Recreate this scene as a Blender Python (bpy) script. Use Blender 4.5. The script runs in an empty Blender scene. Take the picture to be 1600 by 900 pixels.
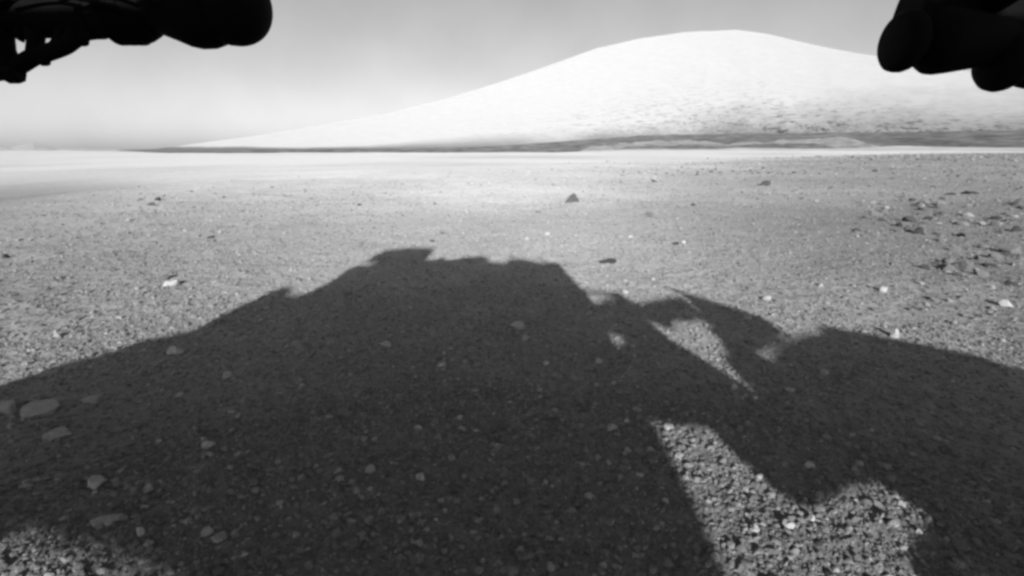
import bpy, bmesh, math, random
import numpy as np
from mathutils import Vector, Matrix, Euler, noise as mnoise

scene = bpy.context.scene
R = math.radians
rnd = random.Random(11)

# ------------------------------------------------------------------ camera, sky, sun, exposure
CAM_H = 0.68
cam_data = bpy.data.cameras.new("camera")
cam = bpy.data.objects.new("camera", cam_data)
scene.collection.objects.link(cam)
cam.location = (0, 0, CAM_H)
cam.rotation_euler = (R(90 - 15.05), 0, 0)
cam_data.sensor_width = 36.0
cam_data.lens = 18.0
cam_data.clip_start = 0.02
cam_data.clip_end = 60000
scene.camera = cam

SUN_EL, SUN_AZ = 16.0, -1.4          # the low afternoon sun stands behind the camera
world = bpy.data.worlds.new("World")
scene.world = world
world.use_nodes = True
wn, wl = world.node_tree.nodes, world.node_tree.links
wn.clear()
sky = wn.new('ShaderNodeTexSky')
sky.sky_type = 'NISHITA'
sky.sun_disc = False
sky.sun_elevation = R(SUN_EL)
sky.sun_rotation = R(180 + SUN_AZ)
sky.altitude = 0
sky.air_density = 1.0
sky.dust_density = 1.0
sky.ozone_density = 1.0
bw = wn.new('ShaderNodeRGBToBW')     # the photograph is monochrome
bg = wn.new('ShaderNodeBackground')
bg.inputs['Strength'].default_value = 0.10
wo = wn.new('ShaderNodeOutputWorld')
# fine suspended dust brightens the sky in an even band all round the horizon
tcw = wn.new('ShaderNodeTexCoord'); sepw = wn.new('ShaderNodeSeparateXYZ'); absw = wn.new('ShaderNodeMath'); absw.operation = 'ABSOLUTE'
mrw = wn.new('ShaderNodeMapRange'); mrw.interpolation_type = 'SMOOTHSTEP'
mrw.inputs['From Min'].default_value = 0.0; mrw.inputs['From Max'].default_value = 0.15
mrw.inputs['To Min'].default_value = 1.1; mrw.inputs['To Max'].default_value = 0.0
addw = wn.new('ShaderNodeMath'); addw.operation = 'ADD'
wl.new(tcw.outputs['Generated'], sepw.inputs[0]); wl.new(sepw.outputs['Z'], absw.inputs[0]); wl.new(absw.outputs[0], mrw.inputs['Value'])
wl.new(sky.outputs[0], bw.inputs[0]); wl.new(bw.outputs[0], addw.inputs[0]); wl.new(mrw.outputs[0], addw.inputs[1])
nzw = wn.new('ShaderNodeTexNoise'); nzw.inputs['Scale'].default_value = 7; nzw.inputs['Detail'].default_value = 5
mnw = wn.new('ShaderNodeMapRange'); mnw.inputs['From Min'].default_value = 0.3; mnw.inputs['From Max'].default_value = 0.7; mnw.inputs['To Min'].default_value = 0.93; mnw.inputs['To Max'].default_value = 1.05
mlw = wn.new('ShaderNodeMath'); mlw.operation = 'MULTIPLY'         # thin uneven dust veils
wl.new(tcw.outputs['Generated'], nzw.inputs['Vector']); wl.new(nzw.outputs['Fac'], mnw.inputs['Value']); wl.new(addw.outputs[0], mlw.inputs[0]); wl.new(mnw.outputs[0], mlw.inputs[1])
wl.new(mlw.outputs[0], bg.inputs['Color']); wl.new(bg.outputs[0], wo.inputs[0])

sun_data = bpy.data.lights.new("sun", 'SUN')
sun_data.energy = 4.6
sun_data.angle = R(0.8)
sun_data.color = (1, 1, 1)
sun = bpy.data.objects.new("sun", sun_data)
scene.collection.objects.link(sun)
e, a = R(SUN_EL), R(SUN_AZ)
sdir = Vector((math.sin(a) * math.cos(e), math.cos(a) * math.cos(e), -math.sin(e)))
sun.rotation_euler = sdir.to_track_quat('-Z', 'Y').to_euler()
sun.location = (0, -5, 8)

scene.view_settings.view_transform = 'Standard'
scene.view_settings.look = 'None'
scene.view_settings.exposure = 0.25
scene.view_settings.gamma = 1.0
scene.render.engine = 'CYCLES'
try:
    scene.cycles.pixel_filter_type = 'BLACKMAN_HARRIS'
    scene.cycles.filter_width = 3.0
except Exception:
    pass

# ------------------------------------------------------------------ noise and the lie of the land
def _hash(ix, iy, seed):
    n = (ix.astype(np.int64) * 374761393 + iy.astype(np.int64) * 668265263 + seed * 1442695041) & 0x7fffffff
    n = ((n ^ (n >> 13)) * 1274126177) & 0x7fffffff
    n = (n ^ (n >> 16)) & 0xffffff
    return n / float(0xffffff)
def vnoise(x, y, seed=0):
    x = np.asarray(x, float); y = np.asarray(y, float)
    ix, iy = np.floor(x), np.floor(y)
    fx, fy = x - ix, y - iy
    fx = fx * fx * (3 - 2 * fx); fy = fy * fy * (3 - 2 * fy)
    a0 = _hash(ix, iy, seed); b0 = _hash(ix + 1, iy, seed); c0 = _hash(ix, iy + 1, seed); d0 = _hash(ix + 1, iy + 1, seed)
    return (a0 * (1 - fx) + b0 * fx) * (1 - fy) + (c0 * (1 - fx) + d0 * fx) * fy * 1.0
def fbm(x, y, seed=0, octaves=4, gain=0.5):
    s = 0; amp = 1; tot = 0
    c, n_ = math.cos(0.6), math.sin(0.6)
    for o in range(octaves):
        s = s + amp * vnoise(x, y, seed + o * 17); tot += amp
        x, y = (x * c - y * n_) * 2.03 + 7.1, (x * n_ + y * c) * 2.03 - 3.7
        amp *= gain
    return s / tot
def sstep(a_, b_, x):
    t = np.clip((x - a_) / (b_ - a_), 0, 1)
    return t * t * (3 - 2 * t)

EDGE_AZ = [-60, -45, -35.5, -26.5, -15, 0, 20.5, 28.5, 36, 45, 60]
EDGE_R = [8.0, 9.5, 11.2, 13.0, 15.5, 20, 43, 67, 130, 230, 300]
DROP = [2.4, 2.2, 1.7, 1.3, 1.1, 1.0, 1.1, 1.3, 1.6, 1.8, 1.8]
def edge_of(x, y):
    az = np.degrees(np.arctan2(x, y))
    return np.interp(az, EDGE_AZ, EDGE_R), np.interp(az, EDGE_AZ, DROP)
def ground_h(x, y):
    x = np.asarray(x, float); y = np.asarray(y, float)
    r = np.hypot(x, y)
    E_, D_ = edge_of(x, y)
    h = -D_ * sstep(E_ * 0.96, E_ * 2.3 + 6, r)
    h += (fbm(x * 0.55, y * 0.55, 3, 3) - 0.5) * 0.05 * sstep(1.5, 6, r) * (1 - sstep(60, 200, r))
    h += (fbm(x * 0.9, y * 0.9, 71, 3) - 0.5) * 0.09 * sstep(4, 8, r) * (1 - sstep(60, 200, r))
    h += (fbm(x * 3.1, y * 3.1, 21, 3) - 0.5) * 0.026
    h += (fbm(x * 26, y * 26, 33, 4, 0.6) - 0.5) * 0.007 * (1 - sstep(9, 22, r))
    h += (np.abs(fbm(x * 55, y * 55, 37, 2) - 0.5) * 2 - 0.25) * -0.003 * (1 - sstep(1.8, 4, r))
    h += (fbm(x * 0.02, y * 0.02, 44, 4) - 0.5) * 1.6 * sstep(60, 400, r) * (1 - 0.6 * sstep(600, 2500, r))
    az = np.degrees(np.arctan2(x, y))
    h -= np.minimum(r, 9000) * 0.0060 * sstep(-42, -26, az) * (1 - sstep(2, 14, az)) * sstep(150, 1500, r)
    return h

# ------------------------------------------------------------------ materials (all neutral greys)
def g3(v): return (v, v, v, 1)
def new_mat(name, rough=0.9):
    m = bpy.data.materials.new(name); m.use_nodes = True
    nt = m.node_tree
    b = nt.nodes['Principled BSDF']
    b.inputs['Roughness'].default_value = rough
    try: b.inputs['Diffuse Roughness'].default_value = 1.0
    except Exception: pass
    b.inputs['Specular IOR Level'].default_value = 0.15
    return m, nt, b
def noise_node(nt, scale, detail=6, rough=0.6, vec=None):
    n = nt.nodes.new('ShaderNodeTexNoise')
    n.inputs['Scale'].default_value = scale; n.inputs['Detail'].default_value = detail; n.inputs['Roughness'].default_value = rough
    if vec is not None: nt.links.new(vec, n.inputs['Vector'])
    return n
def ramp(nt, fac, stops):
    r = nt.nodes.new('ShaderNodeValToRGB')
    el = r.color_ramp.elements
    while len(el) < len(stops): el.new(0.5)
    for e_, (p, v) in zip(el, stops): e_.position = p; e_.color = g3(v)
    nt.links.new(fac, r.inputs[0]); return r
def mult(nt, a_, b_, fac=1.0):
    m = nt.nodes.new('ShaderNodeMix'); m.data_type = 'RGBA'; m.blend_type = 'MULTIPLY'
    m.inputs[0].default_value = fac
    nt.links.new(a_, m.inputs[6]); nt.links.new(b_, m.inputs[7]); return m.outputs[2]
def bump(nt, b, height, strength, dist, prev=None):
    n = nt.nodes.new('ShaderNodeBump'); n.inputs['Strength'].default_value = strength; n.inputs['Distance'].default_value = dist
    nt.links.new(height, n.inputs['Height'])
    if prev is not None: nt.links.new(prev, n.inputs['Normal'])
    nt.links.new(n.outputs[0], b.inputs['Normal']); return n.outputs[0]

def ground_material():
    m, nt, b = new_mat("dusty_regolith", 0.95)
    geo = nt.nodes.new('ShaderNodeNewGeometry'); P = geo.outputs['Position']
    at = nt.nodes.new('ShaderNodeAttribute'); at.attribute_name = 'dust_light'
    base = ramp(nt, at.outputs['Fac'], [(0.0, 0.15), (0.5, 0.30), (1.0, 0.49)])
    n1 = noise_node(nt, 38, 8, 0.7, P); c1 = ramp(nt, n1.outputs['Fac'], [(0.3, 0.62), (0.7, 1.18)])
    n2 = noise_node(nt, 2.2, 6, 0.65, P); c2 = ramp(nt, n2.outputs['Fac'], [(0.3, 0.86), (0.7, 1.1)])
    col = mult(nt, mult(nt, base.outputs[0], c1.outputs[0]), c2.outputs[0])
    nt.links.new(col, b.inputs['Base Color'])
    n3 = noise_node(nt, 180, 5, 0.7, P)
    p1 = bump(nt, b, n3.outputs['Fac'], 0.8, 0.004)
    v = nt.nodes.new('ShaderNodeTexVoronoi'); v.inputs['Scale'].default_value = 14; nt.links.new(P, v.inputs['Vector'])
    bump(nt, b, v.outputs['Distance'], 0.6, 0.02, p1)
    return m
def rock_material(name, lo, hi, rand=False, use_dust_light=False):
    m, nt, b = new_mat(name, 0.9)
    tc = nt.nodes.new('ShaderNodeTexCoord'); geo = nt.nodes.new('ShaderNodeNewGeometry')
    n = noise_node(nt, 75, 8, 0.78, geo.outputs['Position'])
    col = ramp(nt, n.outputs['Fac'], [(0.3, lo), (0.72, hi)]).outputs[0]
    if rand:
        oi = nt.nodes.new('ShaderNodeObjectInfo')
        dn = nt.nodes.new('ShaderNodeAttribute'); dn.attribute_type = 'INSTANCER'; dn.attribute_name = 'stone_dust_light'
        col = mult(nt, col, ramp(nt, oi.outputs['Random'], [(0, 0.62), (0.55, 0.88), (0.86, 1.15), (1, 1.6)]).outputs[0])
        if use_dust_light: col = mult(nt, col, ramp(nt, dn.outputs['Fac'], [(0, 0.45), (0.04, 0.95), (0.4, 1.05), (1, 1.7)]).outputs[0])
    nt.links.new(col, b.inputs['Base Color'])
    n2 = noise_node(nt, 260, 5, 0.7, geo.outputs['Position'])
    pv = bump(nt, b, n2.outputs['Fac'], 0.8, 0.004)
    n4 = noise_node(nt, 70, 4, 0.6, geo.outputs['Position']); bump(nt, b, n4.outputs['Fac'], 0.7, 0.012, pv)
    return m
def far_material(name, lo, hi, scale, streak=1.0, bstr=0.0, bdist=20, spots=None):
    m, nt, b = new_mat(name, 1.0)
    geo = nt.nodes.new('ShaderNodeNewGeometry')
    mp = nt.nodes.new('ShaderNodeMapping'); mp.inputs['Scale'].default_value = (1, 1, streak)
    nt.links.new(geo.outputs['Position'], mp.inputs[0])
    n = noise_node(nt, scale, 9, 0.62, mp.outputs[0])
    col = ramp(nt, n.outputs['Fac'], [(0.3, lo), (0.7, hi)]).outputs[0]
    if spots:
        at = nt.nodes.new('ShaderNodeAttribute'); at.attribute_name = 'outcrop'
        n2 = noise_node(nt, spots, 8, 0.7, mp.outputs[0])
        mt = nt.nodes.new('ShaderNodeMath'); mt.operation = 'MULTIPLY'
        rr = ramp(nt, n2.outputs['Fac'], [(0.525, 0.0), (0.60, 1.0)])
        nt.links.new(rr.outputs[0], mt.inputs[0]); nt.links.new(at.outputs['Fac'], mt.inputs[1])
        mx = nt.nodes.new('ShaderNodeMix'); mx.data_type = 'RGBA'
        nt.links.new(mt.outputs[0], mx.inputs[0]); nt.links.new(col, mx.inputs[6]); mx.inputs[7].default_value = g3(lo * 0.28)
        at2 = nt.nodes.new('ShaderNodeAttribute'); at2.attribute_name = 'strata'
        col = mult(nt, mx.outputs[2], ramp(nt, at2.outputs['Fac'], [(0.0, 0.30), (0.10, 0.42), (0.28, 0.55), (0.45, 0.78), (0.75, 1.0)]).outputs[0])
    nt.links.new(col, b.inputs['Base Color'])
    if bstr: bump(nt, b, n.outputs['Fac'], bstr, bdist)
    return m
def metal_material(name, v, rough=0.5, metallic=0.0):
    m, nt, b = new_mat(name, rough)
    b.inputs['Metallic'].default_value = metallic; b.inputs['Specular IOR Level'].default_value = 0.35
    geo = nt.nodes.new('ShaderNodeNewGeometry')
    n = noise_node(nt, 45, 5, 0.6, geo.outputs['Position'])
    nt.links.new(ramp(nt, n.outputs['Fac'], [(0.3, v * 0.8), (0.7, v * 1.15)]).outputs[0], b.inputs['Base Color'])
    return m

M_GROUND = ground_material()
M_ROCK = rock_material("grey_basalt", 0.30, 0.48)
M_DARK = rock_material("dark_basalt", 0.035, 0.08)
M_PALE = rock_material("pale_dusted_stone", 0.38, 0.56)
M_PEB = rock_material("mixed_pebble_stone", 0.22, 0.32, True)
M_GRAVEL = rock_material("dusted_gravel_stone", 0.20, 0.28, True, True)
M_MOUNT = far_material("pale_layered_rock", 0.385, 0.42, 0.006, 5.0, 0.0, 30, spots=0.007)
M_DUNE = far_material("dark_dune_sand", 0.045, 0.17, 0.008, 12.0)
M_LIGHT = far_material("light_toned_outcrop", 0.10, 0.30, 0.012, 10.0)
M_RISE = far_material("pale_far_plain", 0.24, 0.36, 0.006, 8.0)
M_HILL = far_material("grey_far_hill", 0.24, 0.32, 0.01, 4.0)
M_ARM = metal_material("shade_darkened_metal", 0.006, 0.8)  # arm's shade painted in: near black, though the hardware itself is white
M_ARM.node_tree.nodes['Principled BSDF'].inputs['Specular IOR Level'].default_value = 0.08
M_BODY = metal_material("painted_panel", 0.10, 0.6)
M_WHEEL = metal_material("dusty_aluminium", 0.12, 0.6, 0.3)

# ------------------------------------------------------------------ helpers
def link(name, mesh, mat, parent=None, smooth=True):
    o = bpy.data.objects.new(name, mesh); scene.collection.objects.link(o)
    if mat is not None and not mesh.materials: mesh.materials.append(mat)
    if parent is not None:
        o.parent = parent; o.matrix_parent_inverse = Matrix.Identity(4)
        pl = Vector((0, 0, 0)); q = parent
        while q is not None: pl += q.location; q = q.parent
        o.location = -pl if name != 'wheel' else o.location
    return o
def shade(mesh, flag=True):
    mesh.polygons.foreach_set('use_smooth', [flag] * len(mesh.polygons)); mesh.update()
def grid_mesh(name, X, Y, Z, wrap=False, smooth=True):
    nr, nc = X.shape
    v = np.stack([X, Y, Z], -1).reshape(-1, 3).astype(np.float32)
    cols = np.arange(nc if wrap else nc - 1); rows = np.arange(nr - 1)
    c, r_ = np.meshgrid(cols, rows); c2 = (c + 1) % nc
    q = np.stack([r_ * nc + c, r_ * nc + c2, (r_ + 1) * nc + c2, (r_ + 1) * nc + c], -1).reshape(-1, 4)
    me = bpy.data.meshes.new(name)
    me.vertices.add(len(v)); me.vertices.foreach_set('co', v.ravel())
    me.loops.add(q.size); me.loops.foreach_set('vertex_index', q.ravel().astype(np.int32))
    me.polygons.add(len(q)); me.polygons.foreach_set('loop_start', np.arange(0, q.size, 4, dtype=np.int32))
    me.update(calc_edges=True)
    shade(me, smooth)
    return me
def attr(me, name, vals):
    at = me.attributes.new(name, 'FLOAT', 'POINT'); at.data.foreach_set('value', np.asarray(vals, np.float32).ravel())

# ------------------------------------------------------------------ ground: one sheet to the horizon
fine = np.radians(np.linspace(-58, 58, 760))
coarse = np.radians(np.linspace(58, 302, 72)[1:-1])
azs = np.concatenate([fine, coarse])                                  # clockwise from the view direction
rr_ = np.concatenate([[0.02, 0.12, 0.25], np.geomspace(0.36, 30, 560), np.geomspace(30.5, 26000, 190)])
AZ, RR = np.meshgrid(azs, rr_)
GX, GY = RR * np.sin(AZ), RR * np.cos(AZ)
GZ = ground_h(GX, GY)
gm = grid_mesh("ground", GX[:, ::-1], GY[:, ::-1], GZ[:, ::-1], wrap=True)
def dust_light_at(x, y):
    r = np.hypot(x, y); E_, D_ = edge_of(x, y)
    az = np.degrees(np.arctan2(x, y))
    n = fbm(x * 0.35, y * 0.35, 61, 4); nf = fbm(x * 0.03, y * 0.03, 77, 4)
    # sandy tongue between gravelly sides; bright centre and dim edges of the light added
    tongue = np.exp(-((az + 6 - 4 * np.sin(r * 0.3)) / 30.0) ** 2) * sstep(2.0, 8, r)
    near = 0.22 + 0.24 * sstep(0.9, 2.6, r) + 0.36 * tongue + 0.10 * sstep(6, 14, r) + (n - 0.5) * 0.45 - 0.34 * sstep(6, 38, az) * sstep(1.8, 4, r)  # soil near the camera darkened to paint in shade between pebbles
    plain = 0.92 + (nf - 0.5) * 0.5 + (fbm(az * 0.05, np.log(r + 1) * 5, 83, 4) - 0.5) * 0.5 - 0.60 * np.exp(-((az + 47) / 10.0) ** 2) * (1 - sstep(30, 110, r))  # pale far plain, lightened further to stand for backscatter
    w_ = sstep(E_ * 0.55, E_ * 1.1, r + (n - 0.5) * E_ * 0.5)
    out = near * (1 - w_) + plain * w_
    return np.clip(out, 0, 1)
attr(gm, 'dust_light', dust_light_at(GX, GY)[:, ::-1])
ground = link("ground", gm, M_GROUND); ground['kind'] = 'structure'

# ------------------------------------------------------------------ the mountain and what lies at its foot
RIDGE = [(-48, -0.2), (-40, -0.05), (-34, .12), (-25.6, 1.37), (-19.7, 2.48), (-13.3, 3.63), (-6.7, 5.28), (0, 7.24), (4.6, 8.67), (8.5, 9.90), (12.9, 10.67),
         (17.1, 11.02), (21.75, 10.9), (24.5, 10.34), (28.3, 9.14), (33.3, 7.79), (36.6, 6.9), (43, 5.1), (50, 4.0), (62, 2.5), (75, 1.0), (85, 0.0)]
def mountain():
    az = np.linspace(-48, 85, 760); t = np.linspace(0, 1, 190)
    rid = np.interp(az, *zip(*RIDGE))
    k = np.array([1, 4, 9, 14, 9, 4, 1.0]); k /= k.sum()
    rid = np.convolve(np.pad(rid, 3, mode='edge'), k, 'valid')
    A, T = np.meshgrid(az, t); Rd = np.broadcast_to(rid, A.shape)
    r0 = 5300.0; wdt = 900 + 6500 * (np.clip(Rd, 0, 12) / 11) ** 0.85
    u = np.clip(T / 0.82, 0, 1); back = np.clip((T - 0.82) / 0.18, 0, 1)
    r = r0 + wdt * (T / 0.82)
    prof = 0.30 * u + 0.70 * u ** 1.55
    prof = prof - 0.05 * np.sin(np.clip((u - 0.84) / 0.16, 0, 1) * math.pi) * 0
    h = r * np.tan(np.radians(-0.3 + (Rd + 0.3) * prof)) * (1 - 0.5 * back ** 1.3)
    ar = np.radians(A); X, Y = r * np.sin(ar), r * np.cos(ar)
    relief = (fbm(X * 0.0022, Y * 0.0014, 5, 6, 0.55) - 0.5)
    spur = np.abs(fbm(X * 0.0016 + 9, Y * 0.0011, 12, 5, 0.55) - 0.5) * 2
    mask = np.clip(Rd / 6, 0, 1) * u * (1 - 0.88 * u ** 2)
    gully = np.abs(fbm(A * 0.55 + 0.12 * T * 40 * 0.1, T * 1.2, 14, 4, 0.55) - 0.5) * 2
    h = h + (relief * 150 + spur * 60 + gully * 45) * mask * (0.35 + 0.65 * sstep(-5, 24, A))
    low = np.clip(Rd / 4, 0, 1) * np.exp(-((u - 0.30) / 0.13) ** 2) * sstep(-2, 26, A)
    h = h + (fbm(X * 0.009, Y * 0.006, 90, 5, 0.62) - 0.5) * 230 * low
    me = grid_mesh("mountain", X[:, ::-1], Y[:, ::-1], h[:, ::-1])
    oc = np.clip(np.exp(-((u - 0.38) / 0.22) ** 2) * (0.25 + 0.75 * sstep(2, 30, A)) * sstep(-14, 6, A), 0, 1)
    attr(me, 'outcrop', oc[:, ::-1])
    el = np.degrees(np.arctan2(h, r)); lean = 0.05 + 0.32 * sstep(-20, 2, A) + 0.70 * sstep(2, 30, A)          # the darker lower beds climb towards the right
    st = (el - 0.15 + (fbm(A * 0.22, el * 0.8, 51, 5, 0.6) - 0.5) * 2.4 * (0.12 + 0.88 * sstep(-4, 16, A))) / (6.5 * lean)
    attr(me, 'strata', np.clip(st, 0, 1)[:, ::-1])
    o = link("mountain", me, M_MOUNT); o['kind'] = 'structure'
mountain()
def ridge(name, pts, r0, r1, mat, rough=0.06, seed=1, base=-0.35, n=420):
    """a long low rise with a real cross-section, its crest height given by bearing"""
    az = np.linspace(pts[0][0], pts[-1][0], n); top = np.interp(az, *zip(*pts))
    t = np.linspace(0, 1, 22)
    A, T = np.meshgrid(az, t); TP = np.broadcast_to(top, A.shape)
    wob = (fbm(A * 0.12, T * 0 + seed, seed, 2) - 0.5) * (r1 - r0) * 0.9
    r = r0 + (r1 - r0) * T + wob
    prof = np.sin(np.clip(T, 0, 1) * math.pi) ** 0.8
    el = base + (TP - base) * prof + (fbm(A * 1.3, T * 3 + seed, seed + 5, 5, 0.65) - 0.5) * rough * prof
    ar = np.radians(A); X, Y = r * np.sin(ar), r * np.cos(ar)
    me = grid_mesh(name, X[:, ::-1], Y[:, ::-1], (r * np.tan(np.radians(el)))[:, ::-1])
    o = link(name, me, mat); o['kind'] = 'structure'; return o
ridge("dune_field", [(-40, -.9), (-38, -.2), (-34, -.15), (-30, -.02), (-25.7, .07), (-13.5, .17), (-6, .32), (0, .55), (6.8, 1.02), (13.5, 1.50), (22.7, 1.62), (30.9, 1.56), (37.9, 1.55), (43.7, 1.52), (60, 1.4), (75, .8), (85, -.2)], 4500, 5200, M_DUNE, 0.07, 3, -0.9)
ridge("light_outcrop", [(7, -.3), (8.5, .45), (10.5, .50), (12, .72), (15, .98), (17.5, .92), (19, 1.0), (20.5, .80), (22.2, .60), (23.5, .82), (25.5, .78), (27, .96), (29.5, 1.0), (31, 1.16), (32.5, 1.1), (33.2, .7), (35, .3), (37, -.3)], 4250, 4420, M_LIGHT, 0.42, 8)
ridge("low_dune_ridge", [(9, -.3), (11.5, .25), (14, .46), (19, .56), (22, .40), (24, .60), (28, .66), (30.5, .56), (31.5, .2), (33, -.3)], 4020, 4180, M_DUNE, 0.30, 15)
ridge("far_plain_rise", [(0, -.34), (4, -.28), (6.9, -.12), (10, .08), (13.5, .17), (18, .12), (21, .14), (23, .26), (26, .20), (29, .16), (33, .22), (36, .42), (39, .30), (44, .20), (52, .15), (62, -.3)], 3000, 3700, M_RISE, 0.05, 22)
ridge("far_hill", [(-60, -.3), (-52, .25), (-46, .2), (-43.2, .3), (-42.0, .60), (-41.3, .40), (-40.6, .16), (-37, .08), (-33, -.3)], 4700, 5000, M_HILL, 0.10, 31)

# ------------------------------------------------------------------ rover (stands behind and around the camera; its shadow falls ahead)
rover = bpy.data.objects.new("rover", None); scene.collection.objects.link(rover)
rover.location = (-0.25, -0.9, 0)
rover['label'] = "six-wheeled rover with dark arm joints hanging into both top corners and a shadow ahead"
rover['category'] = "rover"

def fin(bm, name, mat, parent=rover, bev=0.0, smooth_angle=None, location=None):
    if bev:
        bmesh.ops.bevel(bm, geom=[e_ for e_ in bm.edges if e_.calc_face_angle(0) > 0.5], offset=bev, segments=2, affect='EDGES', clamp_overlap=True)
    bmesh.ops.recalc_face_normals(bm, faces=bm.faces)
    me = bpy.data.meshes.new(name); bm.to_mesh(me); bm.free()
    o = bpy.data.objects.new(name, me); scene.collection.objects.link(o); me.materials.append(mat)
    if parent is not None:
        o.parent = parent
        off = Vector((0, 0, 0)); q = parent
        while q is not None: off += q.location; q = q.parent
        me.transform(Matrix.Translation(-off))
    if smooth_angle:
        for p_ in me.polygons: p_.use_smooth = True
        try: me.set_sharp_from_angle(angle=R(smooth_angle))
        except Exception: pass
    return o
def add_box(bm, x0, x1, y0, y1, z0, z1):
    v = [bm.verts.new((x, y, z)) for x in (x0, x1) for y in (y0, y1) for z in (z0, z1)]
    for f in ((0, 1, 3, 2), (4, 6, 7, 5), (0, 4, 5, 1), (2, 3, 7, 6), (0, 2, 6, 4), (1, 5, 7, 3)): bm.faces.new([v[i] for i in f])
def add_prism(bm, poly, y0, y1):
    """front-elevation outline (x, z) given thickness from y0 to y1"""
    A = [bm.verts.new((x, y0, z)) for x, z in poly]; B = [bm.verts.new((x, y1, z)) for x, z in poly]
    bm.faces.new(A); bm.faces.new(B[::-1]); n = len(poly)
    for i in range(n): bm.faces.new((A[i], B[i], B[(i + 1) % n], A[(i + 1) % n]))
def add_lathe(bm, prof, cx, cy, cz, axis='X', seg=40):
    rings = []
    for t, r in prof:
        ring = []
        for k in range(seg):
            th = 2 * math.pi * k / seg
            if axis == 'X': p = (cx + t, cy + r * math.cos(th), cz + r * math.sin(th))
            elif axis == 'Y': p = (cx + r * math.cos(th), cy + t, cz + r * math.sin(th))
            else: p = (cx + r * math.cos(th), cy + r * math.sin(th), cz + t)
            ring.append(bm.verts.new(p))
        rings.append(ring)
    for a_, b_ in zip(rings, rings[1:]):
        for k in range(seg): bm.faces.new((a_[k], a_[(k + 1) % seg], b_[(k + 1) % seg], b_[k]))
    bm.faces.new(rings[0]); bm.faces.new(rings[-1][::-1])
def add_tube(bm, pts, r, seg=14):
    pts = [Vector(p) for p in pts]; rings = []; up = Vector((0.13, 0.21, 0.97))
    rs = r if isinstance(r, (list, tuple)) else [r] * len(pts)
    for i, p in enumerate(pts):
        d = (pts[min(i + 1, len(pts) - 1)] - pts[max(i - 1, 0)]).normalized()
        s_ = d.cross(up).normalized(); u_ = s_.cross(d)
        rings.append([bm.verts.new(p + (s_ * math.cos(2 * math.pi * k / seg) + u_ * math.sin(2 * math.pi * k / seg)) * rs[i]) for k in range(seg)])
    for a_, b_ in zip(rings, rings[1:]):
        for k in range(seg): bm.faces.new((a_[k], a_[(k + 1) % seg], b_[(k + 1) % seg], b_[k]))
    bm.faces.new(rings[0][::-1]); bm.faces.new(rings[-1])
def curve_pts(pts, n=8):
    """Catmull-Rom through the points"""
    P = [Vector(p) for p in pts]; P = [P[0]] + P + [P[-1]]; out = []
    for i in range(1, len(P) - 2):
        for k in range(n):
            t = k / n
            out.append(0.5 * ((2 * P[i]) + (P[i + 1] - P[i - 1]) * t + (2 * P[i - 1] - 5 * P[i] + 4 * P[i + 1] - P[i + 2]) * t * t + (3 * P[i] - P[i - 1] - 3 * P[i + 1] + P[i + 2]) * t ** 3))
    out.append(P[-2]); return out

# body and deck
bm = bmesh.new()
add_prism(bm, [(-.90, .572), (-.70, .555), (-.45, .53), (.40, .52), (.43, .70), (.41, .79), (.36, .900), (-.855, .900), (-.895, .865), (-.908, .79), (-.93, .745), (-.97, .70), (-.96, .60)], -1.20, -.08)
fin(bm, "body", M_BODY, bev=.008)
bm = bmesh.new(); add_box(bm, -.78, .02, -.9, -.1, .902, .935); fin(bm, "deck_plate", M_BODY, bev=.006)
for bx in (-.10, .05):
    bm = bmesh.new(); add_box(bm, bx, bx + .05, -.081, -.03, .655, .715); fin(bm, "camera_bracket", M_ARM, bev=.004)
# stowed mast lying across the deck
bm = bmesh.new(); add_prism(bm, [(-.84, 1.0), (-.745, 1.0), (-.74, .93), (-.48, .93), (-.455, 1.10), (-.64, 1.103), (-.80, 1.075)], -.34, -.2)
fin(bm, "mast_head", M_BODY, bev=.006)
bm = bmesh.new(); add_tube(bm, [(-.5, -.25, .93), (-.2, -.25, .935), (.12, -.25, .93)], .032); fin(bm, "mast_tube", M_BODY, smooth_angle=40)
bm = bmesh.new(); add_prism(bm, [(-.30, .93), (-.30, .955), (-.24, .97), (-.22, 1.01), (-.10, 1.022), (-.06, .985), (-.05, .93)], -.3, -.21); fin(bm, "mast_hinge", M_BODY, bev=.005)
bm = bmesh.new(); add_prism(bm, [(.03, .90), (.04, .965), (.08, .995), (.16, .99), (.27, .955), (.35, .93), (.37, .90)], -.36, -.2); fin(bm, "deck_instrument", M_BODY, bev=.005)
bm = bmesh.new(); add_tube(bm, [(.34, -.22, .93), (.25, -.22, 1.012)], [.012, .005]); fin(bm, "antenna_rod", M_BODY, smooth_angle=40)
# power unit at the stern
bm = bmesh.new()
pr = [(0, .10), (.03, .14), (.5, .14), (.55, .09)]
add_lathe(bm, [(-t, r) for t, r in pr], -.25, -1.15, .86, 'Y', 24)
for k in range(8):
    th = 2 * math.pi * k / 8
    c_, s_ = math.cos(th), math.sin(th)
    p = [Vector((-.25 + c_ * q, yy, .86 + s_ * q)) for q in (.13, .20) for yy in (-1.2, -1.65)]
    n_ = Vector((-s_, 0, c_)) * .004
    vs = [bm.verts.new(x + n_ * sg) for sg in (-1, 1) for x in p]
    for f in ((0, 1, 3, 2), (4, 6, 7, 5), (0, 4, 5, 1), (2, 3, 7, 6), (0, 2, 6, 4), (1, 5, 7, 3)): bm.faces.new([vs[i] for i in f])
fin(bm, "power_unit", M_BODY, smooth_angle=35)

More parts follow.
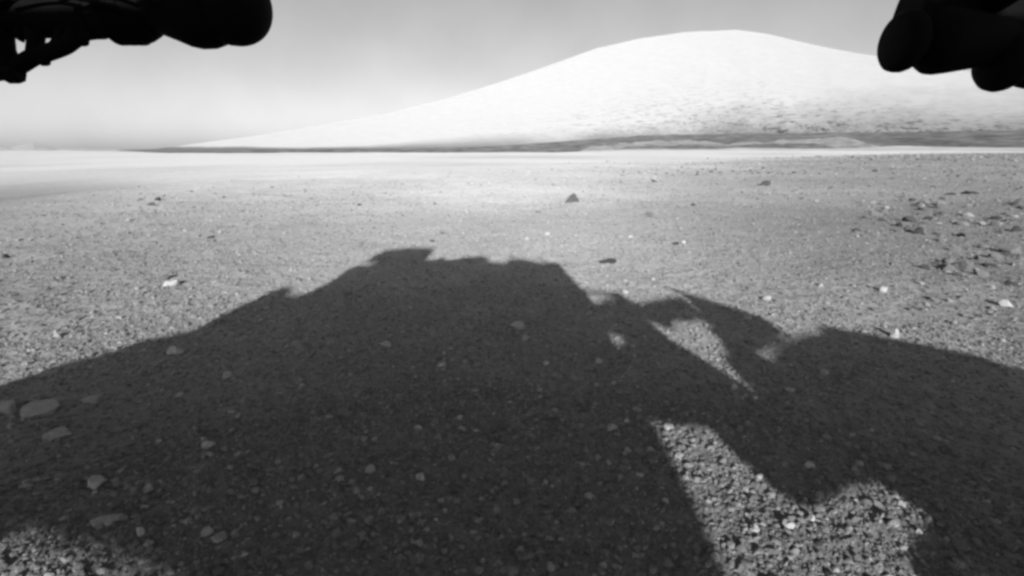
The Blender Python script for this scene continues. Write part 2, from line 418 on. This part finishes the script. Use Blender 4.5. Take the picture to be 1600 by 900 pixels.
# suspension on the right side
bm = bmesh.new(); add_prism(bm, [(.38, .685), (.50, .685), (.61, .702), (.625, .60), (.63, .575), (.645, .54), (.685, .505), (.738, .432), (.76, .36), (.55, .345), (.53, .393), (.45, .392), (.395, .40), (.395, .515), (.455, .518), (.482, .53), (.487, .56), (.47, .577), (.455, .58), (.38, .60)], -.20, -.12)
fin(bm, "rocker_arm", M_BODY, bev=.004)
bm = bmesh.new(); add_prism(bm, [(.60, .63), (.605, .695), (.63, .684), (.73, .702), (.82, .717), (.88, .713), (.87, .626), (.84, .632), (.80, .622), (.74, .626), (.70, .612), (.71, .596), (.67, .60), (.655, .612)], -.19, -.13)
fin(bm, "rocker_arm", M_BODY, bev=.004)
bm = bmesh.new(); add_prism(bm, [(.87, .63), (.855, .60), (.825, .592), (.84, .57), (.815, .545), (.80, .515), (.765, .505), (.745, .46), (.738, .413), (.72, .352), (.56, .350), (.575, .318), (.61, .308), (.65, .312), (.71, .324), (.80, .333), (.84, .295), (.83, .282), (.81, .278), (.75, .264), (.70, .242), (.69, .20), (1.15, .17), (1.34, .44), (1.32, .568), (1.22, .572), (1.11, .562), (1.02, .542), (.95, .515), (.905, .495), (.89, .53), (.93, .54), (1.03, .568), (1.10, .593), (1.11, .622), (1.08, .66), (.98, .705), (.90, .735)], -.215, -.135)
fin(bm, "steering_knuckle", M_BODY, bev=.004)
bm = bmesh.new(); add_tube(bm, [(.86, -.17, .775), (.93, -.17, .735), (1.0, -.17, .69)], [.008, .012, .02], 10); fin(bm, "cable", M_ARM, smooth_angle=40)
bm = bmesh.new(); add_tube(bm, curve_pts([(.42, -.17, .752), (.47, -.17, .752), (.52, -.17, .742), (.565, -.17, .737), (.58, -.17, .72), (.60, -.17, .69)], 5), [.008, .009, .012, .008, .007, .009, .011, .008, .007, .010, .014, .010, .009, .014, .018, .020, .016, .012, .014, .018, .014, .012, .012, .012, .014, .014], 10); fin(bm, "cable", M_ARM, smooth_angle=40)
bm = bmesh.new(); add_tube(bm, curve_pts([(.46, -.185, .68), (.49, -.185, .712), (.525, -.185, .715), (.56, -.185, .70)], 5), .009, 10); fin(bm, "cable", M_ARM, smooth_angle=40)  # unseen extra cable, added to break up the lit gap in the shadow
bm = bmesh.new(); add_prism(bm, [(.545, .69), (.54, .725), (.575, .748), (.60, .73), (.61, .69)], -.20, -.15); fin(bm, "shadow_gap_box", M_BODY, bev=.004)  # unseen block added to partly close the lit gap in the shadow
# and on the left side
bm = bmesh.new(); add_prism(bm, [(-.90, .5), (-.91, .83), (-.97, .83), (-1.03, .838), (-1.04, .868), (-1.085, .882), (-1.125, .86), (-1.15, .803), (-1.175, .765), (-1.18, .73), (-1.155, .70), (-1.13, .5)], -.70, -.5)
fin(bm, "rocker_pivot", M_BODY, bev=.006)
bm = bmesh.new(); add_prism(bm, [(-.90, .28), (-.90, .60), (-1.12, .60), (-1.17, .585), (-1.33, .545), (-1.30, .48), (-1.15, .3), (-1.0, .27)], -.22, -.12)
fin(bm, "steering_knuckle", M_BODY, bev=.006)
bm = bmesh.new(); add_tube(bm, [(-.98, -.6, .62), (-1.0, -.4, .60), (-1.0, -.17, .5)], .045); fin(bm, "suspension_tube", M_BODY, smooth_angle=40)
bm = bmesh.new(); add_tube(bm, [(.41, -.6, .62), (.5, -.4, .60), (.52, -.16, .6)], .04); fin(bm, "suspension_tube", M_BODY, smooth_angle=40)
for sx, xb in ((-1, -.93), (1, .43)):
    xo = xb + sx * .22
    bm = bmesh.new(); add_tube(bm, [(xb, -.6, .58), (xb + sx * .5, -.72, .515), (xb + sx * .56, -.95, .42), (xb + sx * .56, -1.2, .40), (xb + sx * .56, -1.9, .40)], .035); fin(bm, "bogie_tube", M_BODY, smooth_angle=40)

def build_wheel(loc, steer):
    w = bpy.data.objects.new("wheel", None); scene.collection.objects.link(w)
    w.parent = rover; w.location = Vector(loc) - rover.location
    # tread with cross bars
    bm = bmesh.new(); seg = 48; hw = .2; rings = []
    for t, r in ((-hw, .232), (-hw, .248), (-hw * .9, .246), (-hw * .5, .249), (0, .25), (hw * .5, .249), (hw * .9, .246), (hw, .248), (hw, .232), (hw * .9, .238), (0, .24), (-hw * .9, .238)):
        rings.append([bm.verts.new((t, r * math.cos(2 * math.pi * k / seg), r * math.sin(2 * math.pi * k / seg))) for k in range(seg)])
    for i in range(len(rings)):
        a_, b_ = rings[i], rings[(i + 1) % len(rings)]
        for k in range(seg): bm.faces.new((a_[k], a_[(k + 1) % seg], b_[(k + 1) % seg], b_[k]))
    for k in range(24):
        th = 2 * math.pi * k / 24
        M = Matrix.Rotation(th, 4, 'X')
        vs = [bm.verts.new(M @ Vector((x, y, z))) for x in (-hw * .97, hw * .97) for y in (-.004, .004) for z in (.245, .257)]
        for f in ((0, 1, 3, 2), (4, 6, 7, 5), (0, 4, 5, 1), (2, 3, 7, 6), (0, 2, 6, 4), (1, 5, 7, 3)): bm.faces.new([vs[i] for i in f])
    def put(bm, name, sm=35):
        bmesh.ops.recalc_face_normals(bm, faces=bm.faces)
        me = bpy.data.meshes.new(name); bm.to_mesh(me); bm.free(); me.materials.append(M_WHEEL)
        o = bpy.data.objects.new(name, me); scene.collection.objects.link(o); o.parent = w
        o.rotation_euler = (0, 0, R(steer))
        for p_ in me.polygons: p_.use_smooth = True
        try: me.set_sharp_from_angle(angle=R(sm))
        except Exception: pass
        return o
    t0 = put(bm, "tread")
    bm = bmesh.new(); add_lathe(bm, [(-.12, .05), (-.11, .07), (.11, .07), (.12, .05)], 0, 0, 0, 'X', 24); h0 = put(bm, "hub")
    bm = bmesh.new()
    add_lathe(bm, [(-.07, .0), (-.07, .242), (-.05, .242), (-.05, .0001)], 0, 0, 0, 'X', 48)
    d0 = put(bm, "wheel_disc")
    for k in range(6):
        th = 2 * math.pi * k / 6
        bm = bmesh.new()
        add_tube(bm, [(.02, .06 * math.cos(th), .06 * math.sin(th)), (.06, .15 * math.cos(th + .15), .15 * math.sin(th + .15)), (.02, .24 * math.cos(th + .1), .24 * math.sin(th + .1))], .012, 8)
        put(bm, "spoke")
    return w
for loc, st in (((-1.22, .0, .245), 52), ((1.40, .05, .245), -42), ((-1.38, -.95, .245), 0), ((1.30, -.95, .245), 0), ((-1.32, -2.0, .245), 30), ((1.24, -2.0, .245), -30)):
    build_wheel(loc, st)

# stowed arm: the turret in the top left corner
AY, AZ_ = .4437, .7896
bm = bmesh.new()
prof = [(-.62, .014), (-.60, .024), (-.45, .0255), (-.44, .0285), (-.425, .0285), (-.42, .0255), (-.345, .0255), (-.34, .0265), (-.326, .0263), (-.3255, .0250), (-.3225, .0250),
        (-.322, .0252), (-.3175, .0268), (-.3125, .0262), (-.3115, .0285)]
add_lathe(bm, [(t, r * .93 - .008) for t, r in prof], 0, AY, AZ_ - .008, 'X', 48)
fin(bm, "arm_housing", M_ARM, smooth_angle=50)
bm = bmesh.new()
add_lathe(bm, [(-.3175, .006), (-.3170, .0175), (-.3130, .0210), (-.3060, .0222), (-.2990, .0224), (-.2900, .0210), (-.2830, .0175), (-.2800, .0140)], 0, AY, AZ_ - .006, 'X', 48)
fin(bm, "joint_cover", M_ARM, smooth_angle=60)
bm = bmesh.new()
add_lathe(bm, [(-.2840, .010), (-.2800, .0200), (-.2650, .0258), (-.2550, .0300), (-.2480, .0315), (-.2390, .0312), (-.2320, .0290), (-.2290, .0272)], 0, AY, AZ_, 'X', 48)
fin(bm, "drill_housing", M_ARM, smooth_angle=60)
bm = bmesh.new()
cap = [(-.2310, .012), (-.2290, .0272), (-.2250, .0288), (-.2180, .0294)] + [(-.2180 + .0275 * math.sin(q), .0294 * math.cos(q) ** .9) for q in [i * .12 for i in range(1, 13)]]
add_lathe(bm, cap, 0, AY, AZ_, 'X', 56)
fin(bm, "round_end_cap", M_ARM, smooth_angle=60)
for xx in (-.3105, -.3035, -.2965):
    bm = bmesh.new(); add_lathe(bm, [(-.0022, .0212), (-.0016, .0229), (.0016, .0229), (.0022, .0212)], xx, AY, AZ_ - .006, 'X', 48); fin(bm, "clamp_ring", M_ARM, smooth_angle=40)
# frame and pipework hanging below it at the very left
bm = bmesh.new(); add_tube(bm, curve_pts([(-.327, .4376, .768), (-.338, .436, .7655), (-.349, .4345, .7585), (-.362, .433, .7535), (-.374, .4325, .7500), (-.387, .431, .7430), (-.402, .430, .7385), (-.44, .430, .7360), (-.50, .435, .745)], 6), [.0045] * 6 + [.0062] * 37 + [.0075] * 6, 14)
fin(bm, "feed_pipe", M_ARM, smooth_angle=50)
for p0, p1, r_ in (((-.399, .436, .770), (-.394, .431, .742), .0085), ((-.412, .436, .770), (-.408, .431, .742), .0075), ((-.3705, .436, .770), (-.3715, .433, .7515), .0062), ((-.3475, .436, .770), (-.3545, .4345, .7585), .0048), ((-.340, .436, .770), (-.346, .435, .761), .0050), ((-.3815, .436, .768), (-.3835, .4335, .764), .0042)):
    bm = bmesh.new(); add_tube(bm, [p0, ((p0[0] + p1[0]) / 2, (p0[1] + p1[1]) / 2, (p0[2] + p1[2]) / 2), p1], [r_ * 1.12, r_ * .92, r_ * 1.1], 12); fin(bm, "bracket", M_ARM, smooth_angle=50)
for c, r_ in (((-.3655, .432, .7478), .0042), ((-.3905, .430, .7385), .0080), ((-.352, .4345, .7575), .0060), ((-.3365, .4365, .7635), .0050)):
    bm = bmesh.new(); add_lathe(bm, [(-r_ * .8, r_ * .7), (-r_ * .5, r_), (r_ * .5, r_), (r_ * .8, r_ * .7)], c[0], c[1], c[2], 'X', 8); fin(bm, "pipe_fitting", M_ARM, smooth_angle=30)
for x0 in (-.30, -.345):
    bm = bmesh.new(); add_tube(bm, curve_pts([(x0 - .03, AY - .028, AZ_ - .004), (x0, AY - .0295, AZ_ + .002), (x0 + .03, AY - .03, AZ_ - .003), (x0 + .055, AY - .027, AZ_ - .008)], 6), .0016, 8); fin(bm, "wire", M_ARM, smooth_angle=60)
for x0, dz in ((-.378, .006), (-.2885, .014), (-.2945, .016), (-.271, .014), (-.365, -.002)):
    bm = bmesh.new(); add_lathe(bm, [(0, .0012), (.002, .0018), (.004, .0018)], x0, AY - .030, AZ_ + dz, 'Y', 8); fin(bm, "bolt", M_WHEEL, smooth_angle=40)
bm = bmesh.new(); add_tube(bm, curve_pts([(-.385, .45, .800), (-.40, .30, .825), (-.42, .10, .86), (-.42, -.09, .86)], 6), .02); fin(bm, "arm_link", M_ARM, smooth_angle=50)

# stowed arm: the elbow actuator in the top right corner
ky = .000436
def ex(px): return (px - 797) * ky + .0002
BY, BZ = .3817, .7518
bm = bmesh.new()
add_lathe(bm, [(ex(1393), .002), (ex(1394), .0150), (ex(1396), .0168), (ex(1401), .0190), (ex(1407), .0196), (ex(1414), .0196), (ex(1420), .0186), (ex(1425), .0155), (ex(1430), .0130), (ex(1436), .0120)], 0, BY, BZ, 'X', 56)
fin(bm, "elbow_flange", M_ARM, smooth_angle=60)
bm = bmesh.new()
add_lathe(bm, [(ex(1434), .0115), (ex(1442), .0150), (ex(1452), .0188), (ex(1460), .0208), (ex(1468), .0211), (ex(1484), .0203), (ex(1545), .0158), (ex(1560), .0154)], 0, BY, BZ, 'X', 56)
fin(bm, "elbow_actuator", M_ARM, smooth_angle=60)
bm = bmesh.new()
add_lathe(bm, [(ex(1541), .004), (ex(1543), .0120), (ex(1550), .0165), (ex(1558), .0192), (ex(1566), .0200), (ex(1573), .0194), (ex(1582), .0168), (ex(1592), .0138), (ex(1599), .0142), (ex(1608), .0172), (ex(1618), .0180), (ex(1630), .017), (ex(1640), .010)], 0, .3783, .7390, 'X', 48)
fin(bm, "wrist_motor", M_ARM, smooth_angle=60)
bm = bmesh.new(); add_prism(bm, [(.2790, .7850), (.2780, .7810), (.2755, .7690), (.282, .757), (.33, .750), (.362, .750), (.362, .784), (.280, .786)], .381, .410); fin(bm, "elbow_bracket", M_ARM, bev=.002)
bm = bmesh.new(); add_tube(bm, curve_pts([(.325, .40, .774), (.315, .28, .805), (.30, .10, .85), (.30, -.09, .85)], 6), .010); fin(bm, "arm_link", M_ARM, smooth_angle=50)

# ------------------------------------------------------------------ stones
def stone_mesh(name, seed, sub=2, cuts=9, flat=0.75, mat=None, rough=0.07, lump=0.0):
    r_ = random.Random(seed); bm = bmesh.new()
    bmesh.ops.create_icosphere(bm, subdivisions=sub, radius=1.0)
    planes = []
    for _ in range(cuts):
        d = Vector((r_.gauss(0, 1), r_.gauss(0, 1), r_.gauss(0, .8))).normalized(); planes.append((d, r_.uniform(.45, .88)))
    for v in bm.verts:
        for d, k in planes:
            q = v.co.dot(d)
            if q > k: v.co -= d * (q - k) * .92
        v.co *= 1 + r_.uniform(-rough, rough) + lump * (mnoise.noise(v.co * 1.7 + Vector((seed, 0, 0)))) + lump * .5 * (mnoise.noise(v.co * 4.1 + Vector((0, seed, 0))))
        v.co.z *= flat
    xs = [v.co.x for v in bm.verts]; ys = [v.co.y for v in bm.verts]; zs = [v.co.z for v in bm.verts]
    for v in bm.verts:                                   # normalise to a unit box
        v.co.x = (v.co.x - (min(xs) + max(xs)) / 2) / (max(xs) - min(xs)) * 1.0
        v.co.y = (v.co.y - (min(ys) + max(ys)) / 2) / (max(ys) - min(ys)) * 1.0
        v.co.z = (v.co.z - (min(zs) + max(zs)) / 2) / (max(zs) - min(zs)) * 1.0
    me = bpy.data.meshes.new(name); bm.to_mesh(me); bm.free()
    if mat: me.materials.append(mat)
    for p_ in me.polygons: p_.use_smooth = True
    try: me.set_sharp_from_angle(angle=R(28))
    except Exception: pass
    return me

# x, y, width, height, tone, depth factor, label
ROCKS = [
 (.789, 6.922, .25, .125, 'M', .9, "lone dark pointed rock standing on the bright sandy ground in the middle distance"),
 (-4.801, 7.009, .085, .06, 'D', .9, "single small black stone on the smooth ground at far left, near the plain's edge"),
 (.603, 3.148, .115, .045, 'D', .6, "flat dark rock just beyond the right shoulder of the rover's shadow"),
 (1.217, 3.756, .057, .03, 'D', .8, "small dark stone, left of a close pair right of the shadow's shoulder"),
 (1.278, 3.782, .043, .03, 'P', .8, "small pale stone, right of a close pair beyond the shadow's shoulder"),
 (-1.774, 2.580, .085, .038, 'P', .7, "bright white stone trailing a sharp black shadow, on open gravel left of the rover's shadow"),
 (.295, 4.266, .048, .038, 'P', .8, "tiny bright stone on pale sand above the shadow's top, the farther of two"),
 (.116, 3.981, .045, .032, 'P', .8, "tiny bright stone on pale sand above the shadow's top, the nearer of two"),
 (2.255, 2.237, .068, .040, 'P', .7, "bright oblong stone with a long black shadow near the right edge of the view"),
 (1.858, 2.479, .044, .032, 'P', .8, "bright small stone with a black shadow on its left, midway across the right gravel"),
 (1.446, 1.821, .034, .050, 'P', .9, "upright white stone on the rim of the wheel shadow at right"),
 (1.189, 2.298, .042, .026, 'P', .8, "pale stone above the tip of the right arm shadow"),
 (.977, 2.018, .032, .037, 'R', .9, "small bright-faced stone inside the dark arm shadow at right"),
 (7.392, 8.382, .24, .075, 'D', .8, "long low dark rock on the right slope, the widest of the far dark rocks"),
 (7.092, 8.382, .16, .06, 'D', .8, "dark slanting rock just left of the widest far dark rock on the right slope"),
 (4.161, 4.798, .085, .045, 'D', .8, "black wedge-shaped stone at the left end of the dark rubble at right"),
 (2.881, 3.020, .09, .034, 'D', .8, "dark flat stone in the rubble near the right edge, nearest the viewer"),
 (5.30, 5.05, .16, .06, 'D', .7, "dark slab half buried in the rubble patch at far right"),
 (4.95, 5.25, .12, .055, 'D', .7, "dark blocky stone behind the black wedge in the rubble patch at right"),
 (.025, 1.922, .072, .036, 'R', .9, "squarish flat stone in the centre of the rover's shadow"),
 (-.719, 1.077, .036, .024, 'R', .9, "rounded grey stone alone in the left part of the shadow"),
 (-.874, .934, .036, .030, 'P', .95, "round pale pebble standing out in the dark lower left"),
 (-1.113, 1.119, .062, .030, 'R', .9, "large grey wedge stone at lower left, below the broad slab"),
 (-1.262, 1.240, .095, .040, 'R', .9, "broad flat slab beside the left edge, the largest stone in the shadow"),
 (-1.363, 1.250, .055, .034, 'R', .9, "blocky stone cut by the left edge of the view"),
 (-1.182, 1.312, .055, .024, 'R', .9, "low flat stone behind the broad slab at left"),
 (-.776, .830, .060, .020, 'R', .7, "angular star-shaped flat stone at lower left near the lit gravel"),
 (-.682, .794, .020, .018, 'P', .9, "small round pale pebble right of the angular flat stone"),
 (-.533, .781, .036, .016, 'R', .9, "smooth oval stone near the bottom edge, left of centre"),
 (-.650, .765, .018, .013, 'R', .9, "small pebble just below the small round pale one at lower left"),
 (-.197, .956, .022, .018, 'P', .9, "pale round pebble in the lower middle of the shadow, brightest there"),
 (-.311, .979, .025, .017, 'R', .9, "grey pebble left of the pale round one in the lower middle of the shadow"),
 (-.379, .972, .022, .012, 'R', .9, "flat pebble, leftmost of a row of three in the lower middle"),
 (-.882, 1.460, .030, .026, 'R', .9, "rounded stone under the left slope of the shadow"),
 (-1.162, 1.651, .060, .032, 'P', .8, "pale crumbly stone just inside the shadow's left rim"),
 (-.451, 1.723, .052, .024, 'R', .9, "oval flat stone under the shadow's highest hump"),
 (-.229, 1.542, .033, .024, 'R', .9, "rounded stone in the shadow, left of the middle"),
 (.113, 1.558, .021, .018, 'P', .9, "small light pebble right of the middle of the shadow"),
 (.286, 1.574, .032, .022, 'R', .9, "grey pebble midway between the squarish stone and the sunlit window"),
 (.256, 1.161, .032, .020, 'R', .9, "larger of two touching pebbles left of the sunlit patch"),
 (.300, 1.199, .020, .015, 'P', .9, "smaller, paler of two touching pebbles left of the sunlit patch"),
 (.158, .891, .026, .012, 'R', .9, "flat pale pebble in the bottom middle with a dark hollow behind it"),
 (.447, .797, .018, .013, 'P', .9, "bright pebble in the sunlit patch, leftmost of three in a row"),
 (.516, .809, .024, .019, 'P', .9, "bright egg-shaped pebble in the sunlit patch, largest of three in a row"),
 (.572, .830, .018, .016, 'P', .9, "bright pebble in the sunlit patch, rightmost and farthest of three in a row"),
 (.659, .991, .026, .015, 'P', .9, "pale flat stone on the shadow line between the two sunlit lobes"),
 (.835, .998, .021, .016, 'R', .9, "grey stone in the wheel shadow just right of the sunlit patch"),
 (.715, .811, .019, .014, 'R', .9, "pale stone at the right end of the sunlit patch"),
 (.748, .792, .013, .012, 'P', .9, "tiny bright pebble at the lower right corner of the sunlit patch"),
 (.810, 1.360, .036, .016, 'R', .8, "flat oval stone in the wheel shadow at right"),
 (.982, 1.488, .032, .020, 'R', .9, "rounded grey stone under the top of the wheel shadow"),
 (.399, 1.167, .027, .020, 'P', .9, "bright stone at the top corner of the sunlit patch"),
 (.653, 1.376, .020, .021, 'P', .9, "small bright pebble in the thin sunlit slot"),
 (-.626, 1.398, .017, .014, 'P', .9, "tiny pale pebble in the left middle of the shadow"),
 (-.238, 1.657, .018, .013, 'P', .9, "tiny pale pebble above the rounded stone left of the shadow's middle"),
 (.307, .878, .014, .010, 'R', .9, "small pebble in the shadow beside the left rim of the sunlit patch"),
 (.682, 1.305, .015, .018, 'P', .9, "small bright pebble at the lower end of the thin sunlit slot"),
 (-1.019, .928, .026, .013, 'R', .9, "flat stone by the left edge, left of the round pale pebble"),
]
def pyramid_mesh():
    bm = bmesh.new(); base = [(-.5, -.35), (-.1, -.5), (.42, -.38), (.5, .1), (.2, .5), (-.3, .42)]
    vb = [bm.verts.new((x, y, -.5)) for x, y in base]
    vm = [bm.verts.new((x * .62 + .08, y * .6, -.05 + .12 * ((i * 7) % 3 - 1))) for i, (x, y) in enumerate(base)]
    top = [bm.verts.new((.16, -.05, .5)), bm.verts.new((-.02, .08, .34))]
    n = len(base)
    for i in range(n): bm.faces.new((vb[i], vb[(i + 1) % n], vm[(i + 1) % n], vm[i]))
    for i in range(n):
        t_ = top[0] if i < 3 else top[1]
        bm.faces.new((vm[i], vm[(i + 1) % n], t_))
    bm.faces.new((vm[3], top[1], top[0])); bm.faces.new((vm[0], top[0], top[1])); bm.faces.new(vb[::-1])
    bmesh.ops.subdivide_edges(bm, edges=bm.edges[:], cuts=2, use_grid_fill=True)
    r_ = random.Random(5)
    for v in bm.verts: v.co += Vector((r_.uniform(-.05, .05), r_.uniform(-.05, .05), r_.uniform(-.05, .05)))
    me = bpy.data.meshes.new("rock"); bm.to_mesh(me); bm.free(); return me
M_MID = rock_material('mid_grey_basalt', 0.08, 0.16)
MATS = {'M': M_MID, 'D': M_DARK, 'P': M_PALE, 'R': M_ROCK}
for i, (x, y, w, h, tone, df, label) in enumerate(ROCKS):
    big = w > .05
    me = pyramid_mesh() if i == 0 else stone_mesh("rock", 300 + i, 3, 15, mat=None, rough=.035, lump=.22)
    o = bpy.data.objects.new("rock" if w > .04 else "stone", me); me.materials.append(MATS[tone])
    z = float(ground_h(x, y))
    o.location = (x, y, z + h * (.02 if h < w * .45 else .16) if i else z + h * .40); o.scale = (w * .95, w * df * .95, h * 1.15); o.rotation_euler = (rnd.uniform(-.08, .08), rnd.uniform(-.1, .1), rnd.uniform(-.3, .3) if i else .2)
    scene.collection.objects.link(o); o['label'] = label; o['category'] = 'rock' if w > .04 else 'stone'
    o['group'] = 'named stones scattered over the gravel'

# loose pebbles, the largest unnamed ones near the rover
variants = [stone_mesh("pebble", 40 + k, 2, 7, mat=M_PEB) for k in range(10)]
SHADE = [(-2.2, .1), (-2.2, 1.2), (-1.45, 1.42), (-1.35, 1.65), (-1.18, 1.95), (-1.2, 2.3), (-1.15, 2.55), (-.98, 2.45), (-.97, 3.0), (-.9, 3.5), (-.55, 3.65), (.2, 3.3), (.34, 2.8), (.45, 2.4), (.8, 2.4), (1.05, 2.0), (1.05, 1.8), (1.35, 1.8), (1.75, 1.5), (2.2, .1)]
PATCH = [(.38, 1.2), (.52, 1.2), (.59, .95), (.78, 1.02), (.82, .86), (.68, .6), (.36, .6)]
def inside(poly, x, y):
    c = False; j = len(poly) - 1
    for i in range(len(poly)):
        (xi, yi), (xj, yj) = poly[i], poly[j]
        if (yi > y) != (yj > y) and x < (xj - xi) * (y - yi) / (yj - yi) + xi: c = not c
        j = i
    return c
def pebble_words(x, y):
    if inside(PATCH, x, y): return "small loose pebble in the sunlit patch of gravel inside the rover's shadow", 'loose pebbles in the sunlit patch'
    if inside(SHADE, x, y):
        if y < 1.25: return ("small loose pebble in the dark foreground of the rover's shadow, left of centre", 'loose pebbles in the near left shadow') if x < 0 else ("small loose pebble in the dark foreground of the rover's shadow, right of centre", 'loose pebbles in the near right shadow')
        return ("small loose pebble in the far part of the rover's shadow, left of centre", 'loose pebbles in the far left shadow') if x < 0 else ("small loose pebble in the far part of the rover's shadow, right of centre", 'loose pebbles in the far right shadow')
    return ("small loose pebble on the sunlit gravel left of the rover's shadow", 'loose pebbles on the left sunlit gravel') if x < 0 else ("small loose pebble on the sunlit gravel right of the rover's shadow", 'loose pebbles on the right sunlit gravel')
taken = [(r_[0], r_[1], r_[2]) for r_ in ROCKS]; placed = 0; prnd = random.Random(77)
while placed < 235:
    az = prnd.uniform(-46, 46); d = .72 + 2.1 * prnd.random() ** 1.25
    x, y = d * math.tan(R(az)) * .98, d
    if abs(x) > 1.1 * y: continue
    w = prnd.uniform(.010, .017) * (0.75 + .45 * d) * (1.35 if prnd.random() < .12 else 1)
    if any((x - q[0]) ** 2 + (y - q[1]) ** 2 < (w + q[2]) ** 2 * .4 for q in taken): continue
    taken.append((x, y, w))
    o = bpy.data.objects.new("pebble", variants[placed % 10]); scene.collection.objects.link(o)
    h = w * prnd.uniform(.5, .8)
    o.location = (x, y, float(ground_h(x, y)) + h * .18); o.scale = (w, w * prnd.uniform(.7, 1.1), h)
    o.rotation_euler = (prnd.uniform(-.3, .3), prnd.uniform(-.3, .3), prnd.uniform(0, 6.28))
    o['label'], o['group'] = pebble_words(x, y); o['category'] = 'pebble'
    placed += 1

# gravel nobody could count
def gravel():
    g = np.random.default_rng(4); X = []; Y = []; S = []
    def band(r0, r1, dens, smin, smax, a0=-62, a1=62, power=2.4):
        area = math.radians(a1 - a0) / 2 * (r1 * r1 - r0 * r0); n = int(area * dens)
        r = np.sqrt(g.uniform(r0 * r0, r1 * r1, n)); az = np.radians(g.uniform(a0, a1, n))
        x, y = r * np.sin(az), r * np.cos(az)
        s = smin * (1 - g.random(n) * (1 - (smin / smax) ** power)) ** (-1 / power)
        dm = dust_light_at(x, y)
        keep = g.random(n) < np.clip(1.25 - 1.0 * sstep(0.45, 0.95, dm), 0.22, 1) * (0.55 + 0.9 * fbm(x * 1.2, y * 1.2, 9, 3))
        E_, _ = edge_of(x, y); keep &= g.random(n) > 0.85 * sstep(E_ * 0.45, E_ * 1.0, r); keep &= (r < E_ * 1.3)
        # a rubble patch on the right
        X.append(x[keep]); Y.append(y[keep]); S.append(s[keep])
    band(.35, 1.4, 21000, .0042, .022, -75, 75, 2.1)
    band(1.4, 2.6, 8000, .005, .020)
    band(2.6, 4.5, 2600, .006, .024)
    band(4.5, 8, 420, .010, .035)
    band(8, 16, 90, .016, .06)
    band(16, 45, 14, .035, .13)
    band(45, 230, 1.2, .12, .4, 15, 62)
    band(3.6, 9.5, 26, .03, .13, 34, 54, 1.3)
    band(2.6, 12, 2.2, .028, .09, -58, 58, 2.2)
    band(10, 40, .25, .07, .25, -50, 58, 2.0)
    x = np.concatenate(X); y = np.concatenate(Y); s = np.concatenate(S); n = len(x)
    hs = g.uniform(.45, .85, n)
    z = ground_h(x, y) + s * hs * g.uniform(-.16, .26, n)
    me = bpy.data.meshes.new("gravel"); me.vertices.add(n); me.vertices.foreach_set('co', np.stack([x, y, z], -1).astype(np.float32).ravel())
    sc = np.stack([s, s * g.uniform(.65, 1.1, n), s * hs], -1).astype(np.float32)
    ro = np.stack([g.uniform(-.45, .45, n), g.uniform(-.45, .45, n), g.uniform(0, 6.28, n)], -1).astype(np.float32)
    at = me.attributes.new('stone_size', 'FLOAT_VECTOR', 'POINT'); at.data.foreach_set('vector', sc.ravel())
    at = me.attributes.new('stone_turn', 'FLOAT_VECTOR', 'POINT'); at.data.foreach_set('vector', ro.ravel())
    at = me.attributes.new('stone_dust_light', 'FLOAT', 'POINT'); at.data.foreach_set('value', np.where((s > .028 + .004 * np.hypot(x, y)) & (g.random(n) < .4), 0, np.maximum(dust_light_at(x, y), .06)).astype(np.float32))
    at = me.attributes.new('stone_kind', 'INT', 'POINT'); at.data.foreach_set('value', g.integers(0, 10, n).astype(np.int32))
    me.materials.append(M_GRAVEL)
    o = bpy.data.objects.new("gravel", me); scene.collection.objects.link(o)
    o['kind'] = 'stuff'; o['label'] = "loose gravel of small grey and pale stones covering the ground"; o['category'] = 'gravel'
    col = bpy.data.collections.new("gravel_sources")
    for k in range(10):
        so = bpy.data.objects.new("gravel_stone", stone_mesh("gravel_stone", 900 + k, 2, 8, mat=M_GRAVEL, rough=.06)); col.objects.link(so)
    ng = bpy.data.node_groups.new("scatter_gravel", 'GeometryNodeTree')
    ng.interface.new_socket("Geometry", in_out='INPUT', socket_type='NodeSocketGeometry'); ng.interface.new_socket("Geometry", in_out='OUTPUT', socket_type='NodeSocketGeometry')
    N, L = ng.nodes, ng.links
    gi, go = N.new('NodeGroupInput'), N.new('NodeGroupOutput')
    m2p = N.new('GeometryNodeMeshToPoints'); ip = N.new('GeometryNodeInstanceOnPoints'); ci = N.new('GeometryNodeCollectionInfo')
    ci.inputs['Collection'].default_value = col; ci.inputs['Separate Children'].default_value = True; ci.inputs['Reset Children'].default_value = True
    def na(name, t):
        q = N.new('GeometryNodeInputNamedAttribute'); q.data_type = t; q.inputs['Name'].default_value = name; return [s_ for s_ in q.outputs if s_.enabled and s_.name == 'Attribute'][0]
    er = N.new('FunctionNodeEulerToRotation')
    L.new(gi.outputs[0], m2p.inputs['Mesh']); L.new(m2p.outputs[0], ip.inputs['Points']); L.new(ci.outputs[0], ip.inputs['Instance'])
    ip.inputs['Pick Instance'].default_value = True
    L.new(na('stone_kind', 'INT'), ip.inputs['Instance Index']); L.new(na('stone_turn', 'FLOAT_VECTOR'), er.inputs[0]); L.new(er.outputs[0], ip.inputs['Rotation'])
    L.new(na('stone_size', 'FLOAT_VECTOR'), ip.inputs['Scale']); L.new(ip.outputs[0], go.inputs[0])
    md = o.modifiers.new("scatter", 'NODES'); md.node_group = ng
    print("gravel stones", n)
gravel()
